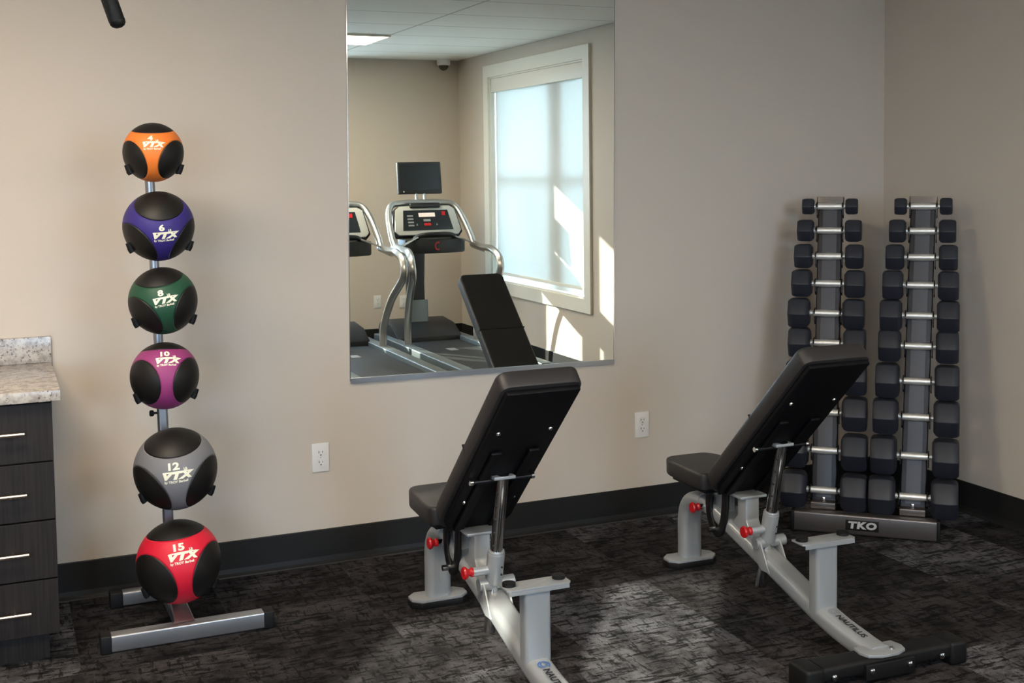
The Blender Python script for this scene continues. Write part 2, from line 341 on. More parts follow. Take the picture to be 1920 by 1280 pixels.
# ------------------------------------------------------------------ outlets
def outlet(x, z, T, label):
    r = empty('wall_outlet'); r.matrix_world = T
    MB().box(-.035, .035, -.0055, 0, -.0572, .0572, None, .003).build('cover_plate', M_outlet, r)
    for s in (-1, 1):
        rc = MB().prism([(a, b_*.95) for a, b_ in rrect(.034, .030, .013)], .003, frame_T((0, -.0055, s*.0195), (1, 0, 0), (0, 0, 1))).build('receptacle', M_outlet, r)
        q = MB().box(-.0085, -.006, -.0092, -.0086, s*.0195-.001, s*.0195+.008).box(.006, .008, -.0092, -.0086, s*.0195, s*.0195+.007)
        q.cyl((0, -.0086, s*.0195-.008), (0, -.0092, s*.0195-.008), .0027, seg=10); q.build('slot', M_slot, rc, smooth=False)
    MB().cyl((0, -.0055, 0), (0, -.0065, 0), .0025, seg=10).build('screw', M_alu, r)
    tag(r, label, 'outlet', 'white duplex outlets')
    return r
outlet(0, 0, Matrix.Translation((1.1465, 0, .425)), 'white duplex outlet on the beige wall left of the mirror, nearer the ball rack')
outlet(0, 0, Matrix.Translation((2.593, 0, .417)), 'white duplex outlet on the wall between the two weight benches')
Tr = Matrix.Rotation(PI, 4, 'Z')
outlet(0, 0, Matrix.Translation((3.36, YB, .37)) @ Tr, 'outlet on the far wall behind the treadmill mast, seen in the mirror')
outlet(0, 0, Matrix.Translation((3.12, YB, .38)) @ Tr, 'outlet on the far wall by the curved rail, left of another outlet in the mirror')

# ------------------------------------------------------------------ cabinet and countertop
cb = empty('drawer_cabinet', (-.085, 0, 0))
X0, X1 = -.23, .23
MB().box(X0, X1, -.578, -.002, .10, .845).box(X0+.01, X1-.03, -.53, -.01, 0, .10).build('body', M_wood, cb, smooth=False)
zs = [.840, .652, .466, .278, .098]
for i in range(4):
    d = MB().box(X0+.002, X1, -.598, -.578, zs[i+1]+.0025, zs[i]-.0025).build('drawer', M_wood, cb, smooth=False, bevel=.0012)
    zh = (.750, .558, .370, .182)[i]
    MB().cyl((-.145, -.628, zh), (.147, -.628, zh), .006, seg=12).cyl((-.10, -.598, zh), (-.10, -.628, zh), .0045, seg=10).cyl((.10, -.598, zh), (.10, -.628, zh), .0045, seg=10).build('handle', M_handle, d)
tag(cb, 'dark brown four drawer base cabinet at the left edge, under granite', 'cabinet')
ct = MB().box(XL, .171, -.625, -.001, .845, .880, None, .003).build('granite_countertop', M_granite)
MB().box(XL, .171, -.021, -.001, .880, .973, None, .002).build('backsplash', M_granite, ct)
tag(ct, 'speckled pale granite countertop with low backsplash over the dark drawers', 'countertop')
cb2 = empty('base_cabinet', (-1.6, 0, 0))
MB().box(-1.38, 1.28, -.578, -.002, .10, .845).box(-1.38, 1.28, -.53, -.01, 0, .10).build('body', M_wood, cb2, smooth=False)
for i in range(5):
    d = MB().box(-1.378+i*.532, -.85+i*.532, -.598, -.578, .10, .838).build('door', M_wood, cb2, smooth=False, bevel=.0012)
    MB().cyl((-.9+i*.532, -.628, .55), (-.9+i*.532, -.628, .75), .006, seg=12).cyl((-.9+i*.532, -.598, .58), (-.9+i*.532, -.628, .58), .004, seg=8).cyl((-.9+i*.532, -.598, .72), (-.9+i*.532, -.628, .72), .004, seg=8).build('handle', M_handle, d)
tag(cb2, 'dark brown base cabinet with doors, continuing left beyond the drawer cabinet', 'cabinet')

# ------------------------------------------------------------------ medicine ball rack
br = empty('medicine_ball_rack', (.525, -.34, 0))
def pole_at(z): return Vector((.001-z*.0225, 0.0, z))
pb = MB(); PP = [(.0165*math.cos(a), .014*math.sin(a)) for a in [2*PI*i/28 for i in range(28)]]
grv = [(x*(.80 if abs(math.degrees(math.atan2(y, x))+78) < 9 else 1), y*(.80 if abs(math.degrees(math.atan2(y, x))+78) < 9 else 1)) for x, y in PP]
pb.sweep([pole_at(.70), pole_at(1.60)], grv, side=(1, 0, 0)); pb.build('upper_pole', M_alu, br)
MB().sweep([pole_at(.06), pole_at(.775)], rrect(.036, .034, .010), side=(1, 0, 0)).build('lower_pole', M_alu, br)
p = pole_at(.725); MB().cyl(p+Vector((-.017, 0, 0)), p+Vector((-.03, 0, 0)), .004, seg=12).lathe(p+Vector((-.028, 0, 0)), (-1, 0, 0), [(0, .008), (.004, .011), (.012, .011), (.015, .007)], 16).build('height_knob', M_black, br)
# H-shaped base
MB().sweep([(-.225, -.225, .03), (.268, -.225, .03)], rrect(.05, .055, .006), side=(0, 1, 0)).build('front_foot_bar', M_alu, br)
for s in (-1, 1):
    xx = -.225 if s < 0 else .268
    MB().box(min(xx, xx+s*.035), max(xx, xx+s*.035), -.253, -.197, 0, .060, None, .004).build('end_cap', M_black, br)
MB().sweep([(-.15, .195, .028), (.11, .195, .028)], rrect(.045, .05, .006), side=(0, 1, 0)).build('rear_foot_bar', M_alu, br)
for s in (-1, 1):
    xx = -.15 if s < 0 else .11
    MB().box(min(xx, xx+s*.045), max(xx, xx+s*.045), .168, .222, 0, .056, None, .004).build('end_cap', M_black, br)
MB().sweep([(.012, .17, .028), (.012, -.20, .028)], rrect(.05, .045, .006), side=(1, 0, 0)).build('spine', M_alu, br)
MB().add([(-.03, .02, .051), (.035, .02, .051), (.045, -.225, .0585), (-.03, -.225, .0585), (-.018, .02, .12), (.02, .02, .12), (.04, -.215, .064), (-.022, -.215, .064)],
         [(0, 3, 2, 1), (4, 5, 6, 7), (0, 1, 5, 4), (1, 2, 6, 5), (2, 3, 7, 6), (3, 0, 4, 7)]).build('gusset', M_silver, br, bevel=.002)

CAPD = [Vector((0, math.cos(R_(0))*0-math.cos(R_(66)), math.sin(R_(66))))]
CAPD = [Vector((math.sin(R_(66))*math.cos(R_(a)), -math.cos(R_(66)), math.sin(R_(66))*math.sin(R_(a)))) for a in (90, 210, 330)] + [Vector((0, 1, 0))]
def ball_mat(name, col):
    m, nt, b, N, Lk = nodes(name); tc = N('ShaderNodeTexCoord')
    nm = N('ShaderNodeVectorMath'); nm.operation = 'NORMALIZE'; Lk(tc.outputs['Object'], nm.inputs[0]); prev = None
    for d in CAPD:
        dp = N('ShaderNodeVectorMath'); dp.operation = 'DOT_PRODUCT'; Lk(nm.outputs[0], dp.inputs[0]); dp.inputs[1].default_value = d
        if prev is None: prev = dp.outputs['Value']
        else:
            mx = N('ShaderNodeMath'); mx.operation = 'MAXIMUM'; Lk(prev, mx.inputs[0]); Lk(dp.outputs['Value'], mx.inputs[1]); prev = mx.outputs[0]
    g = N('ShaderNodeMath'); g.operation = 'GREATER_THAN'; g.inputs[1].default_value = math.cos(R_(42.5)); Lk(prev, g.inputs[0])
    mx = N('ShaderNodeMix'); mx.data_type = 'RGBA'; mx.inputs[6].default_value = col; mx.inputs[7].default_value = (.0075, .0065, .006, 1); Lk(g.outputs[0], mx.inputs[0]); Lk(mx.outputs[2], b.inputs['Base Color'])
    # groove between panels
    gr = N('ShaderNodeMath'); gr.operation = 'SUBTRACT'; gr.inputs[1].default_value = math.cos(R_(42.5)); Lk(prev, gr.inputs[0])
    ab = N('ShaderNodeMath'); ab.operation = 'ABSOLUTE'; Lk(gr.outputs[0], ab.inputs[0])
    mr_ = N('ShaderNodeMapRange'); mr_.inputs['From Max'].default_value = .02; Lk(ab.outputs[0], mr_.inputs['Value'])
    nz_ = N('ShaderNodeTexNoise'); nz_.inputs['Scale'].default_value = 260; Lk(tc.outputs['Object'], nz_.inputs['Vector'])
    b1 = N('ShaderNodeBump'); b1.inputs['Strength'].default_value = .8; b1.inputs['Distance'].default_value = .003; Lk(mr_.outputs[0], b1.inputs['Height'])
    b2 = N('ShaderNodeBump'); b2.inputs['Strength'].default_value = .25; b2.inputs['Distance'].default_value = .001; Lk(nz_.outputs['Fac'], b2.inputs['Height']); Lk(b1.outputs[0], b2.inputs['Normal']); Lk(b2.outputs[0], b.inputs['Normal'])
    b.inputs['Roughness'].default_value = .5; b.inputs['Specular IOR Level'].default_value = .35
    return m
balls = [ # x, z, radius, colour, weight, text-direction pitch(up), yaw(right), roll(ccw), label
 (.492, 1.619, .098, (.75, .19, .03, 1), '4', 16, -2, 0, 'orange and black medicine ball, smallest, topmost on the rack'),
 (.500, 1.375, .1155, (.034, .022, .17, 1), '6', -15, 8, 3, 'dark blue and black medicine ball, second from the top of the rack'),
 (.507, 1.126, .112, (.015, .068, .036, 1), '8', 1, 1, 9, 'green and black medicine ball, third from the top of the rack'),
 (.505, .874, .112, (.27, .038, .155, 1), '10', 27, 4, -1, 'magenta and black medicine ball, above the grey one'),
 (.528, .562, .1365, (.17, .17, .18, 1), '12', -9, 0, 4, 'grey and black medicine ball, between the magenta and red ones'),
 (.529, .246, .139, (.62, .012, .035, 1), '15', 7, 4, 5, 'red and black medicine ball, lowest on the rack near the floor')]
for bx_, bz, r, col, wt, pit, yw, rl, lab in balls:
    yc = -.34-.022-r
    bm = bmesh.new(); bmesh.ops.create_uvsphere(bm, u_segments=64, v_segments=40, radius=r)
    o = MB().frombm(bm).build('medicine_ball', ball_mat('medicine_ball_'+('orange', 'blue', 'green', 'magenta', 'grey', 'red')[[4, 6, 8, 10, 12, 15].index(int(wt))], col))
    camel = math.degrees(math.atan2(1.55-bz, 4.2)); camyaw = -math.degrees(math.atan2(bx_, 4.6+yc))
    o.location = (bx_, yc, bz)
    o.rotation_euler = (Matrix.Rotation(R_(camyaw+yw), 3, 'Z') @ Matrix.Rotation(-R_(camel+pit), 3, 'X') @ Matrix.Rotation(-R_(rl), 3, 'Y')).to_euler()
    tag(o, lab, 'medicine ball', 'medicine balls on the rack')
    k = r/.115
    t = MB()
    def put(txt, size, cx, cz, bold, shear, spc=1.0, ys=1.0, xs=1.0):
        vs, fs = text_mesh(txt, size*k, bold*k, shear, .0002, spc)
        out = []
        for v in vs:
            x, z = v.x*xs+cx*k, v.y*ys+cz*k; l = Vector((x, -r, z)); out.append(l.normalized()*(r+.0008+(.0004 if v.z > 0 else 0)))
        t.add(out, fs)
    put(wt, .033, -.006, .024, .0014, 0, 1, .85, 1.1); put('LB', .010, .010+.009*(len(wt)), .0145, .0004, 0)
    put('VTX', .035, 0, -.002, .0026, .3, 1.12, .74, 1.12); put('by TROY Barbell', .0095, 0, -.0185, .0003, .1)
    # serif bars joining the letters
    for x0, x1, z0, z1 in ((-.036, .044, .0068, .0105),):
        n_ = 10; vs = []
        for i in range(n_+1):
            for z in (z0, z1): 
                l = Vector(((x0+(x1-x0)*i/n_)*k+ (z-z0)*.3*k, -r, z*k)); vs.append(l.normalized()*(r+.0013))
        t.add(vs, [(2*i, 2*i+2, 2*i+3, 2*i+1) for i in range(n_)])
    t.build('lettering', M_print, o, smooth=False)
# cradles of the rack: a bracket with two hooked arms per ball
for bx_, bz, r, *_ in balls:
    yc = -.34-.022-r; L0 = Vector((-.525, .34, 0))
    zz = bz-r*.36
    c = MB(); pz = pole_at(zz)
    c.box(pz.x-.022, pz.x+.022, -.021, -.014, zz-.03, zz+.02)
    for s in (-1, 1):
        A = pz+Vector((s*.012, -.018, -.01)); tip = Vector((bx_, yc, bz))+L0+Vector((s*r*.78, -r*.18, -r*.63))
        mid = Vector((bx_, yc, bz))+L0+Vector((s*r*.72, r*.62, -r*.63))
        end = tip+Vector((s*.010, -.004, .022))
        c.tube(spline([A, mid, tip+Vector((0, .02, -.004)), tip, end], 5), .0075, 10)
    c.build('cradle', M_black, br)
    for s in (-1, 1):
        tip = Vector((bx_, yc, bz))+L0+Vector((s*r*.78, -r*.18, -r*.63))
        MB().tube([tip+Vector((-s*.002, -.002, -.008)), tip+Vector((s*.003, -.003, .0)), tip+Vector((s*.010, -.004, .022))], .0105, 12).build('cradle_tip', M_black, br)
tag(br, 'silver pole rack for medicine balls with H-shaped foot, left of the mirror', 'ball rack')

# ------------------------------------------------------------------ adjustable weight bench
def make_bench(label, logo_mat):
    r = empty('weight_bench')
    # front foot
    oct_ = [(-.105, -.02), (-.075, -.05), (.075, -.05), (.105, -.02), (.105, .02), (.075, .05), (-.075, .05), (-.105, .02)]
    MB().prism([(x*1.03, y*1.06) for x, y in oct_], .022).build('rubber_foot', M_black, r, bevel=.003)
    MB().prism(oct_, .009, Matrix.Translation((0, 0, .022))).build('foot_plate', M_white, r, bevel=.002)
    # arched front column running back as the main beam
    col = spline([(0, .0, .028), (0, 0, .10), (0, -.002, .19), (0, -.025, .245), (0, -.075, .275), (0, -.14, .283)], 6)
    MB().sweep(col, rrect(.092, .062, .026, 5), side=(1, 0, 0)).build('front_column', M_white, r)
    beam = spline([(0, -.11, .281), (0, -.20, .270), (0, -.33, .238), (0, -.60, .165), (0, -.88, .088), (0, -1.05, .062), (0, -1.13, .055)], 6)
    MB().sweep(beam, rrect(.082, .062, .022, 5), side=(1, 0, 0)).build('main_beam', M_white, r)
    # seat support
    MB().prism([(-.33, .24), (-.385, .30), (-.385, .372), (-.44, .372), (-.44, .29), (-.50, .205), (-.33, .22)], .056, frame_T((-.028, 0, 0), (0, 1, 0), (0, 0, 1))).build('seat_post', M_white, r, bevel=.006)
    MB().box(-.055, .055, -.45, -.375, .370, .380, None, .003).build('seat_bracket', M_white, r)
    # seat
    sp = [(-.085, .03), (-.112, -.02), (-.13, -.24), (-.13, -.315), (.13, -.315), (.13, -.24), (.112, -.02), (.085, .03)]
    def cushion(pts, z0, th, T, name, m):
        bm = bmesh.new(); vs = [bm.verts.new((x, y, 0)) for x, y in pts]; f = bm.faces.new(vs); bmesh.ops.recalc_face_normals(bm, faces=[f])
        if f.normal.z > 0: f.normal_flip()
        e = bmesh.ops.extrude_face_region(bm, geom=[f]); bmesh.ops.translate(bm, vec=(0, 0, th), verts=[v for v in e['geom'] if isinstance(v, bmesh.types.BMVert)])
        ve = [ed for ed in bm.edges if abs(ed.verts[0].co.z-ed.verts[1].co.z) > th*.5]
        bmesh.ops.bevel(bm, geom=ve, offset=.035, segments=5, profile=.5, affect='EDGES', clamp_overlap=True)
        te = [ed for ed in bm.edges if ed.verts[0].co.z > th*.9 and ed.verts[1].co.z > th*.9]
        bmesh.ops.bevel(bm, geom=te, offset=.020, segments=5, profile=.55, affect='EDGES', clamp_overlap=True)
        te = [ed for ed in bm.edges if ed.verts[0].co.z < 1e-5 and ed.verts[1].co.z < 1e-5]
        bmesh.ops.bevel(bm, geom=te, offset=.008, segments=2, profile=.5, affect='EDGES', clamp_overlap=True)
        return MB().frombm(bm, T).build(name, m, r)
    cushion(sp, 0, .062, Matrix.Translation((0, 0, .366)) @ Matrix.Rotation(R_(-2), 4, 'X'), 'seat_pad', M_vinyl)
    MB().prism([(x*.84, y*.9-.02) for x, y in sp], .014, Matrix.Translation((0, 0, .352)) @ Matrix.Rotation(R_(-2), 4, 'X')).build('seat_board', M_board, r)
    MB().sweep([(0, -.26, .27), (0, -.26, .354)], rrect(.05, .06, .008), side=(1, 0, 0)).build('seat_support', M_white, r)
    # back pad: local x across, local y up the pad, local z = front (sitting) side
    B0 = Vector((0, -.345, .375)); dy = Vector((0, -.722, .692)).normalized(); LEN = .815
    T = frame_T(B0, (-1, 0, 0), dy)     # z axis points to the front-top side
    bpts = [(-.108, 0), (.108, 0), (.129, .06), (.129, LEN-.0), (-.129, LEN-.0), (-.129, .06)]
    cushion(bpts, 0, .060, T, 'back_pad', M_vinyl)
    MB().box(-.130, .130, LEN*.52-.002, LEN*.52+.002, .030, .0612, T).build('pad_seam', M_blackprint, r)
    MB().prism([(x*.90, .015+y*.965) for x, y in bpts], .018, T @ Matrix.Translation((0, 0, -.018))).build('pad_board', M_board, r, bevel=.006)
    for s in (-1, 1):
        MB().box(s*.062-.018, s*.062+.018, .03, .50, -.030, -.018, T, .004).build('pad_rail', M_board, r)
    for s in (-1, 1):
        for yy in (.20, .60): MB().lathe(T @ Vector((s*.084, yy, -.018)), T.to_3x3() @ Vector((0, 0, -1)), [(0, .008), (.003, .007), (.005, .003)], 12).build('pad_bolt', M_chrome, r)
    # hinge plates (black looped brackets under the joint)
    for s in (-1, 1):
        x = s*.042
        lp = spline([(x, -.225, .37), (x, -.215, .30), (x, -.232, .235), (x, -.27, .205), (x, -.308, .235), (x, -.325, .30), (x, -.330, .38)], 5)
        MB().sweep(lp, rrect(.014, .038, .006, 3), side=(1, 0, 0)).build('hinge_plate', M_black, r)
    MB().cyl((-.075, -.262, .215), (.075, -.262, .215), .010).build('hinge_bolt', M_chrome, r)
    # tube sleeve, telescoping tube, pivot
    a, b_ = Vector((0, -.618, .610)), Vector((0, -.492, .070)); tt = (b_-a).normalized()
    at = lambda z: a+(b_-a)*((a.z-z)/(a.z-b_.z))
    MB().tube([a, b_], .020, 24).build('adjustment_tube', M_chrome, r)
    MB().cyl(at(.345), at(.245), .028).cyl(at(.352), at(.345), .026).build('tube_sleeve', M_white, r)
    for zz in (.30, .275): MB().cyl(at(zz)+Vector((.012, -.0265, 0)), at(zz)+Vector((.012, -.029, 0)), .0035, seg=10).build('sleeve_hole', M_slot, r)
    for k in range(6): 
        q = at(.37+k*.045); MB().cyl(q+Vector((-.016, -.010, 0)), q+Vector((-.0195, -.011, 0)), .005, seg=10).build('adjustment_hole', M_slot, r)
    q = at(.288); MB().cyl(q, q+Vector((-.075, 0, 0)), .0145).build('pin_housing', M_white, r)
    def knob(q, d):
        return MB().lathe(q, d, [(0, .010), (.003, .015), (.008, .015), (.013, .011), (.018, .012), (.024, .019), (.030, .021), (.035, .018)], 20).build('knob', M_red, r)
    knob(q+Vector((-.073, 0, 0)), (-1, 0, 0))
    q2 = Vector((-.035, -.17, .275)); MB().cyl(q2+Vector((.03, 0, 0)), q2+Vector((-.025, 0, 0)), .010).build('pin_shaft', M_chrome, r); knob(q2+Vector((-.022, 0, 0)), (-1, 0, 0))
    q = at(.238); MB().cyl(q+Vector((-.052, 0, 0)), q+Vector((.068, 0, 0)), .020).build('pivot_tube', M_white, r)
    MB().cyl(q+Vector((.068, 0, 0)), q+Vector((.072, 0, 0)), .019).build('pivot_cap', M_black, r)
    for s in (-1, 1):
        MB().prism([(q.y+.015, q.z+.012), (q.y-.018, q.z+.010), (q.y-.075, .152), (q.y-.03, .150), (q.y+.03, .185)], .006, frame_T((s*.040-.003, 0, 0), (0, 1, 0), (0, 0, 1))).build('pivot_bracket', M_white, r, bevel=.001)
    # bracket at top of tube
    qt = at(.592)
    MB().cyl(qt+Vector((-.10, 0, 0)), qt+Vector((.10, 0, 0)), .006, seg=12).build('cross_rod', M_darksteel, r)
    for s in (-1, 1): MB().cyl(qt+Vector((s*.098, 0, 0)), qt+Vector((s*.108, 0, 0)), .009, seg=12).build('rod_nut', M_chrome, r)
    MB().box(qt.x-.036, qt.x+.036, qt.y-.024, qt.y+.02, qt.z+.004, qt.z+.014, None, .002).build('tube_bracket', M_white, r)
    # rear post and stop plate
    MB().sweep([(0, -.85, .10), (0, -.85, .335)], rrect(.084, .050, .012), side=(1, 0, 0)).build('rear_post', M_white, r)
    MB().prism([(-.102, -.030), (-.09, -.040), (.09, -.040), (.102, -.030), (.102, .030), (-.102, .030)], .006, Matrix.Translation((0, -.85, .335))).box(-.095, .095, -.889, -.885, .324, .338).build('stop_plate', M_white, r, bevel=.001)
    for s in (-1, 1): MB().cyl((s*.080, -.845, .341), (s*.080, -.845, .351), .020).build('rubber_bumper', M_black, r)
    # rear stabiliser
    MB().sweep([(-.235, -1.13, .048), (.235, -1.13, .048)], rrect(.085, .048, .014), side=(0, 1, 0)).build('rear_stabiliser', M_black, r)
    MB().box(-.09, .09, -1.185, -1.17, .012, .06, None, .003).build('stabiliser_plate', M_black, r)
    for s in (-1, 1):
        MB().box(min(s*.235, s*.30), max(s*.235, s*.30), -1.18, -1.08, 0, .075, None, .012).build('end_cap', M_black, r)
    for xx in (-.20, -.07, .07, .20): MB().lathe((xx, -1.176 if abs(xx) > .09 else -1.185, .04), (0, -1, 0), [(0, .010), (.004, .009), (.007, .004)], 12).build('stabiliser_bolt', M_chrome, r)
    fp = [(-.078, -.01), (-.068, -.040), (-.03, -.056), (.03, -.056), (.068, -.040), (.078, -.01), (.07, .03), (-.07, .03)]
    MB().prism(fp, .009, Matrix.Translation((0, -1.125, .072))).build('beam_end_plate', M_white, r, bevel=.002)
    MB().lathe((.03, -1.15, .081), (0, 0, 1), [(0, .009), (.004, .008), (.006, .004)], 12).build('beam_bolt', M_chrome, r)
    # decal on the beam behind the post: a swirl ring and the maker's name
    p0, p1 = Vector((0, -.88, .088)), Vector((0, -1.05, .062)); dd = (p1-p0).normalized()
    Td = frame_T(Vector((0, -.965, .0755))+Vector((0, -.17*0, .0))+Vector((0, .0, .0325)), dd, (1, 0, 0))
    t = MB(); vs, fs = text_mesh('NAUTILUS', .030, .0006, 0, .0002, 1.0); t.add([Td @ (v+Vector((.035, -.004, 0))) for v in vs], fs); t.build('lettering', M_blackprint, r, smooth=False)
    ring = MB()
    for kk, (ra, rb, a0, a1) in enumerate(((.017, .0135, 30, 350), (.010, .007, 200, 520))):
        n_ = 24; vs = []
        for i in range(n_+1):
            an = R_(a0+(a1-a0)*i/n_)
            for q_ in (ra, rb): vs.append(Td @ Vector((-.058+q_*math.cos(an), q_*1.15*math.sin(an), .0004)))
        ring.add(vs, [(2*i, 2*i+1, 2*i+3, 2*i+2) for i in range(n_)])
    ring.build('logo', logo_mat, r, smooth=False)
    # faint embossed writing panel on the front column
    vs, fs = text_mesh('WARNING', .016, .0002, 0, .0002); Tw = frame_T((.0, -.0322, .12), (0, 0, -1), (1, 0, 0)); MB().add([Tw @ (v+Vector((0, .010, 0))) for v in vs], fs).build('warning_print', M_greyprint, r, smooth=False) if False else None
    MB().prism(rrect(.022, .085, .003), .0006, frame_T((.006, -.0312, .125), (1, 0, 0), (0, 0, 1))).build('sticker', M_decal, r, smooth=False)
    tag(r, label, 'weight bench')
    return r
b1 = make_bench('adjustable black and white weight bench in the centre, under the mirror', M_blue); b1.location = (1.415, -.60, 0)
b2 = make_bench('adjustable black and white weight bench on the right, in front of the dumbbell rack', M_greyprint); b2.location = (2.455, -.62, 0); b2.rotation_euler = (0, 0, R_(-1.3))

# ------------------------------------------------------------------ dumbbell rack (diagonal across the corner)
RA = -math.atan2(.68, .733)
dr = empty('dumbbell_rack', (3.305, -.625, 0), RA)
Lc = .234
MB().sweep([(-.285, .0, .045), (.285, 0, .045)], rrect(.06, .085, .008), side=(0, 1, 0)).build('base_beam', M_gunmetal, dr)
for s in (-1, 1): MB().box(min(s*.285, s*.300), max(s*.285, s*.300), -.033, .033, 0, .090, None, .004).build('end_cap', M_black, dr)
for s in (-1, 1): MB().sweep([(s*.19, .03, .035), (s*.19, .46, .035)], rrect(.06, .06, .006), side=(1, 0, 0)).build('base_leg', M_gunmetal, dr)
MB().box(-.075, .058, -.0325, -.030, .024, .068, None, .001).build('name_plate', M_black, dr)
vs, fs = text_mesh('TKO', .041, .0022, .1, .0004, 1.12); Tt = frame_T((-.008, -.0332, .046), (1, 0, 0), (0, 0, 1))
MB().add([Tt @ Vector((v.x*1.25, v.y*.95, v.z)) for v in vs], fs).build('lettering', mat('silver_print', (.45, .45, .46, 1), .4), dr, smooth=False)
towers = {0: (-.172, -.174), 1: (.189, .219)}
for ti, (ub, ut) in towers.items():
    def tp(z, yo=0, xo=0): return Vector((ub+(ut-ub)*(z-.1)/1.3+xo, .085+(z-.1)*Lc+yo, z))
    MB().sweep([tp(.10), tp(1.385)], rrect(.104, .05, .006), side=(1, 0, 0)).build('tower_column', M_darksteel, dr)
    MB().sweep([tp(.13, -.0265), tp(1.36, -.0265)], rrect(.062, .004, .001), side=(1, 0, 0)).build('tower_face_strip', M_strip, dr)
    MB().sweep([tp(1.372, -.003), tp(1.402, -.003)], rrect(.116, .060, .006), side=(1, 0, 0)).build('tower_cap', M_gunmetal, dr)
    MB().box(ub-.052, ub+.052, .02, .11, .088, .118, None, .004).build('tower_foot', M_gunmetal, dr)
    MB().lathe(tp(.125, -.030), (0, -1, .1), [(0, .008), (.004, .007), (.006, .003)], 12).build('foot_bolt', M_chrome, dr)
    rows = [1.366, 1.26, 1.148, 1.03, .902, .775, .630, .483, .325, .161]
    for z in rows:
        for s in (-1, 1):
            q = tp(z, -.028, s*.056)
            MB().prism([(.012, .028), (-.022, .024), (-.036, .012), (-.030, .006), (-.020, .010), (-.012, .004), (-.012, -.030), (.012, -.045)], .005, frame_T(q+Vector((-.0025, .0, -.008)), (0, 1, 0), (0, 0, 1))).build('saddle', M_darksteel, dr, smooth=False)
tag(dr, 'two-tower vertical dumbbell rack standing diagonally in the room corner', 'dumbbell rack')
hl = [.052, .070, .077, .085, .091, .092, .098, .103, .106, .107]
hh = [.070, .095, .104, .117, .126, .128, .138, .140, .148, .148]
def make_dumbbell(L, H, HL=.136):
    r = empty('dumbbell')
    for s in (-1, 1):
        rr = H/2/math.cos(R_(30)); prof = [(0, .74), (.10, .93), (.22, 1.0), (.72, 1.0), (.92, .95), (1.0, .86)]
        vs = []; fs = []
        for d, k in prof:
            for i in range(6): vs.append((s*(HL/2+d*L), rr*k*math.cos(R_(60*i+60)), rr*k*math.sin(R_(60*i+60))))
        for j in range(len(prof)-1): fs += [(j*6+i, j*6+(i+1) % 6, j*6+6+(i+1) % 6, j*6+6+i) for i in range(6)]
        fs += [tuple(range(6)), tuple(range(30, 36))]
        MB().add(vs, fs).build('head', M_hexrub, r, bevel=.003)
    MB().lathe((-HL/2, 0, 0), (1, 0, 0), [(0, .013), (.006, .013), (.007, .010), (.012, .010), (.016, .0145), (HL/2, .0165), (HL-.016, .0145), (HL-.012, .010), (HL-.007, .010), (HL-.006, .013), (HL, .013)], 20).build('handle', M_knurl, r)
    return r
ordn = ['topmost', 'second from the top', 'third from the top', 'fourth from the top', 'fifth from the top', 'sixth from the top', 'seventh from the top', 'third from the bottom', 'second from the bottom', 'lowest']
for ti, (ub, ut) in towers.items():
    for i in range(10):
        z = rows[i]; r = make_dumbbell(hl[i], hh[i]*(1.0 if ti == 0 else 1.03), .134 if i < 2 else .140)
        u = ub+(ut-ub)*(z-.1)/1.3; y = .05+(z-.1)*Lc-.004
        ca, sa = math.cos(RA), math.sin(RA)
        if ti == 0 and i == 4: u -= .006
        r.location = (3.305+u*ca-y*sa, -.625+u*sa+y*ca, z); r.rotation_euler = (R_(-30)+R_(30), 0, RA)
        tag(r, '%s black hex dumbbell on the %s tower of the rack, %s' % ('small' if i == 0 else ('large' if i > 6 else 'medium'), 'left' if ti == 0 else 'right', ordn[i]), 'dumbbell', 'dumbbells on the corner rack')

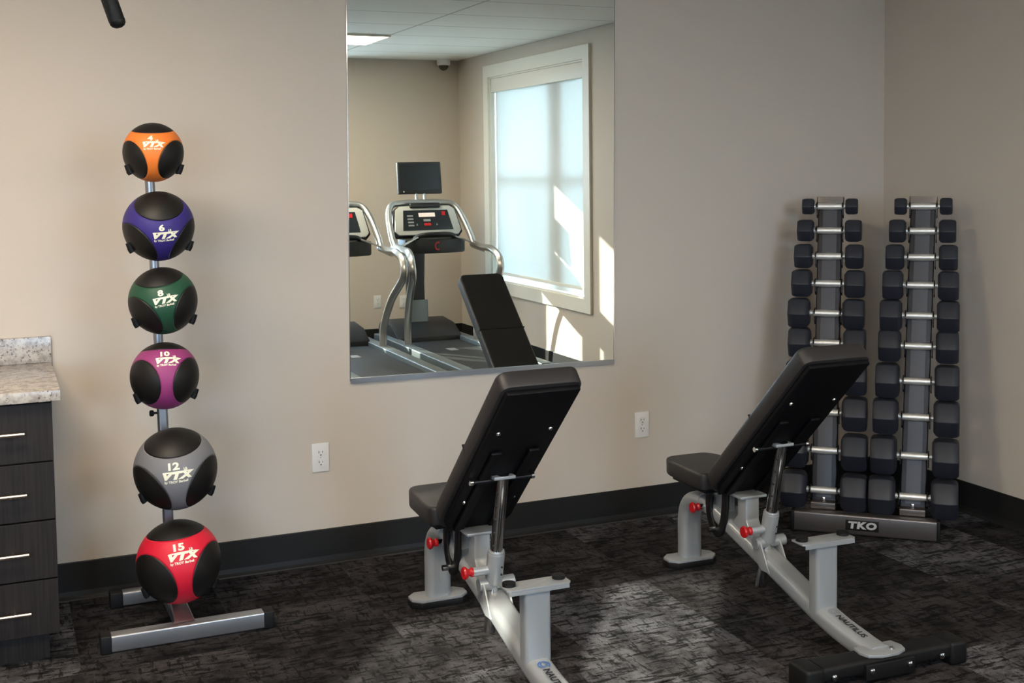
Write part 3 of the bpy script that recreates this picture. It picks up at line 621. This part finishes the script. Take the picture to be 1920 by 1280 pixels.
# ------------------------------------------------------------------ treadmills (behind the camera, seen in the mirror)
def make_treadmill(label, x, has_tv=True):
    r = empty('treadmill')
    MB().box(-.25, .25, -1.02, .90, .07, .155, None, .006).build('running_deck', M_belt, r)
    for s in (-1, 1):
        MB().box(min(s*.255, s*.345), max(s*.255, s*.345), -1.05, 1.02, .05, .185, None, .008).build('side_rail', M_galv, r)
        MB().box(s*.30-.035, s*.30+.035, -1.08, -.98, 0, .05).box(s*.30-.035, s*.30+.035, .88, .98, 0, .05).build('foot', M_black, r)
    hp = [(-1.14, .05), (-1.14, .24), (-1.05, .30), (-.78, .275), (-.60, .19), (-.60, .05)]
    MB().prism(hp, .56, frame_T((-.28, 0, 0), (0, 1, 0), (0, 0, 1))).build('motor_hood', M_darkpl, r, bevel=.02)
    MB().sweep([(0, -.95, .20), (0, -.97, .60), (0, -.93, 1.0)], rrect(.15, .08, .02), side=(1, 0, 0)).build('mast', M_darkpl, r)
    MB().sweep([(0, -.91, .26), (0, -.925, .46)], rrect(.17, .09, .02), side=(1, 0, 0)).build('mast_foot', M_galv, r)
    # side handrail posts: from the rail up, curving forward then back to the console
    for s in (-1, 1):
        P = spline([(s*.29, -.30, .17), (s*.295, -.29, .34), (s*.32, -.16, .56), (s*.355, .03, .74), (s*.36, .02, .86), (s*.345, -.10, .925), (s*.335, -.28, .93), (s*.335, -.48, .95)], 7)
        MB().sweep(P, rrect(.058, .036, .017, 5), side=(0, 1, 0) if False else None).build('handrail_post', M_silver, r)
        MB().cyl((s*.345, -.20, .905), (s*.325, -.45, .935), .020).build('hand_grip', M_silver, r)
    # hoop round the console
    hoop = spline([(-.335, -.46, .945), (-.335, -.54, 1.03), (-.315, -.67, 1.17), (-.275, -.74, 1.255), (-.20, -.76, 1.278), (0, -.765, 1.283), (.20, -.76, 1.278), (.275, -.74, 1.255), (.315, -.67, 1.17), (.335, -.54, 1.03), (.335, -.46, .945)], 6)
    MB().tube(hoop, .026, 14).build('console_hoop', M_silver, r)
    # console panel: plane facing the runner (+y and up)
    o = Vector((0, -.60, 1.02)); yy = Vector((0, -.42, .90)).normalized(); T = frame_T(o, (-1, 0, 0), yy)   # z = toward runner
    if (T.to_3x3() @ Vector((0, 0, 1))).y < 0: T = frame_T(o, (1, 0, 0), yy)
    cp = [(-.255, 0), (.255, 0), (.285, .035), (.255, .225), (.215, .255), (-.215, .255), (-.255, .225), (-.285, .035)]
    MB().prism([(x*1.06, y*1.04-.006) for x, y in cp], .05, T @ Matrix.Translation((0, 0, -.055))).build('console_back', M_darkpl, r, bevel=.008)
    MB().prism(cp, .02, T @ Matrix.Translation((0, 0, -.005))).build('console_face', M_console, r, bevel=.006)
    dsp = MB().prism([(-.215, .04), (.215, .04), (.19, .215), (-.19, .215)], .005, T @ Matrix.Translation((0, 0, .014))).build('display_panel', M_screen, r, smooth=False)
    Tp = T @ Matrix.Translation((0, 0, .0192))
    MB().box(-.075, .065, .155, .19, 0, .001, Tp).build('led_readout', M_led, dsp, smooth=False)
    MB().box(-.165, -.135, .165, .200, 0, .001, Tp).build('red_mark', M_red, dsp, smooth=False)
    bt = MB().box(-.03, .03, .115, .135, 0, .001, Tp)
    for k in range(4): bt.box(.115+.0*k, .165, .075+k*.028, .088+k*.028, 0, .0008, Tp)
    for sx in (-.08, .09): bt.prism([(sx-.008, .08), (sx+.008, .08), (sx, .10)], .001, Tp)
    bt.build('button_mark', M_greyprint, dsp, smooth=False)
    MB().prism([(-.03, .078), (.03, .078), (.03, .10), (-.03, .10)], .001, Tp).build('stop_button', M_red, dsp, smooth=False)
    MB().box(-.13, .13, .236, .275, .0, .035, T, .008).build('book_ledge', M_darkpl, r)
    # tray under the console
    MB().prism([(-.27, -.60), (.27, -.60), (.255, -.44), (.13, -.38), (-.13, -.38), (-.255, -.44)], .115, Matrix.Translation((0, 0, .885))).build('console_tray', M_darkpl, r, bevel=.02)
    MB().sweep(spline([(-.17, -.47, 1.0), (-.12, -.40, 1.035), (.0, -.38, 1.042), (.12, -.40, 1.035), (.17, -.47, 1.0)], 5), rrect(.05, .03, .01), side=(0, 1, 0)).build('pulse_bar', M_darkpl, r)
    for s in (-1, 1): MB().sweep([(s*.15, -.42, 1.02), (s*.31, -.36, .955)], rrect(.03, .012, .003), side=(0, 1, 0)).build('pulse_plate', M_silver, r)
    lg = MB(); n_ = 14; vs = []
    for i in range(n_+1):
        an = R_(60+240*i/n_)
        for q_ in (.030, .020): vs.append((q_*math.cos(an)*.9, -.3785, .945+q_*math.sin(an)*1.15))
    lg.add(vs, [(2*i, 2*i+1, 2*i+3, 2*i+2) for i in range(n_)]); lg.build('logo', M_red, r, smooth=False)
    MB().box(-.035, .035, -.15+.0, -.03, .1552, .1560).build('belt_sticker', M_greyprint, r, smooth=False)
    if has_tv:
        Tv = frame_T((0, -.80, 1.36), (1, 0, 0), (0, -.10, .995)) if False else Matrix.Translation((0, -.80, 1.352)) @ Matrix.Rotation(R_(8), 4, 'X')
        MB().box(-.19, .19, -.02, .02, .0, .265, Tv, .010).build('screen_housing', M_darkpl, r)
        MB().box(-.172, .172, .0202, .0215, .035, .250, Tv).build('screen', M_screen, r, smooth=False)
        MB().box(-.150, -.140, .0205, .0215, .014, .024, Tv).build('screen_badge', M_outlet, r, smooth=False)
        MB().cyl((-.035, -.775, 1.27), (-.035, -.80, 1.375), .012).cyl((.035, -.775, 1.27), (.035, -.80, 1.375), .012).build('screen_bracket', M_alu, r)
    tag(r, label, 'treadmill')
    r.location = (x, -4.05, 0)
    return r
make_treadmill('silver and black treadmill with a screen, beside the window, seen in the mirror', 3.24)
make_treadmill('silver and black treadmill cut off by the left edge of the mirror', 2.455, False)

# ------------------------------------------------------------------ hanging pull-down bar at top left
pbm = empty('pulldown_bar', (-.27, -2.0, 2.02))
tipp = Vector((.518, 0, -.170))
bar = spline([(-.60, 0, -.10), (-.44, 0, 0), (0, 0, .012), (.42, 0, 0), (.468, 0, -.02), (.483, 0, -.06)], 6)
MB().tube(bar, .0125, 14).build('bar', M_chrome, pbm)
MB().tube([(.478, 0, -.035), (.484, 0, -.06), tipp+Vector((-.003, 0, .012))], .0165, 18).lathe(tipp+Vector((-.003, 0, .014)), (.26, 0, -1), [(0, .0165), (.008, .0160), (.013, .0125), (.0165, .006)], 18).build('rubber_grip', M_black, pbm)
MB().tube([(-.485, 0, -.028), (-.60, 0, -.10)], .0165, 18).build('rubber_grip', M_black, pbm)
MB().tube([(0, 0, .02), (0, 0, .10)], .004, 8).box(-.015, .015, -.004, .004, .0, .03).build('swivel', M_chrome, pbm)
MB().tube([(0, 0, .10), (0, 0, ZC-2.02)], .003, 8).build('cable', M_black, pbm)
tag(pbm, 'black rubber grip end of a bar hanging at the top left edge', 'exercise bar')
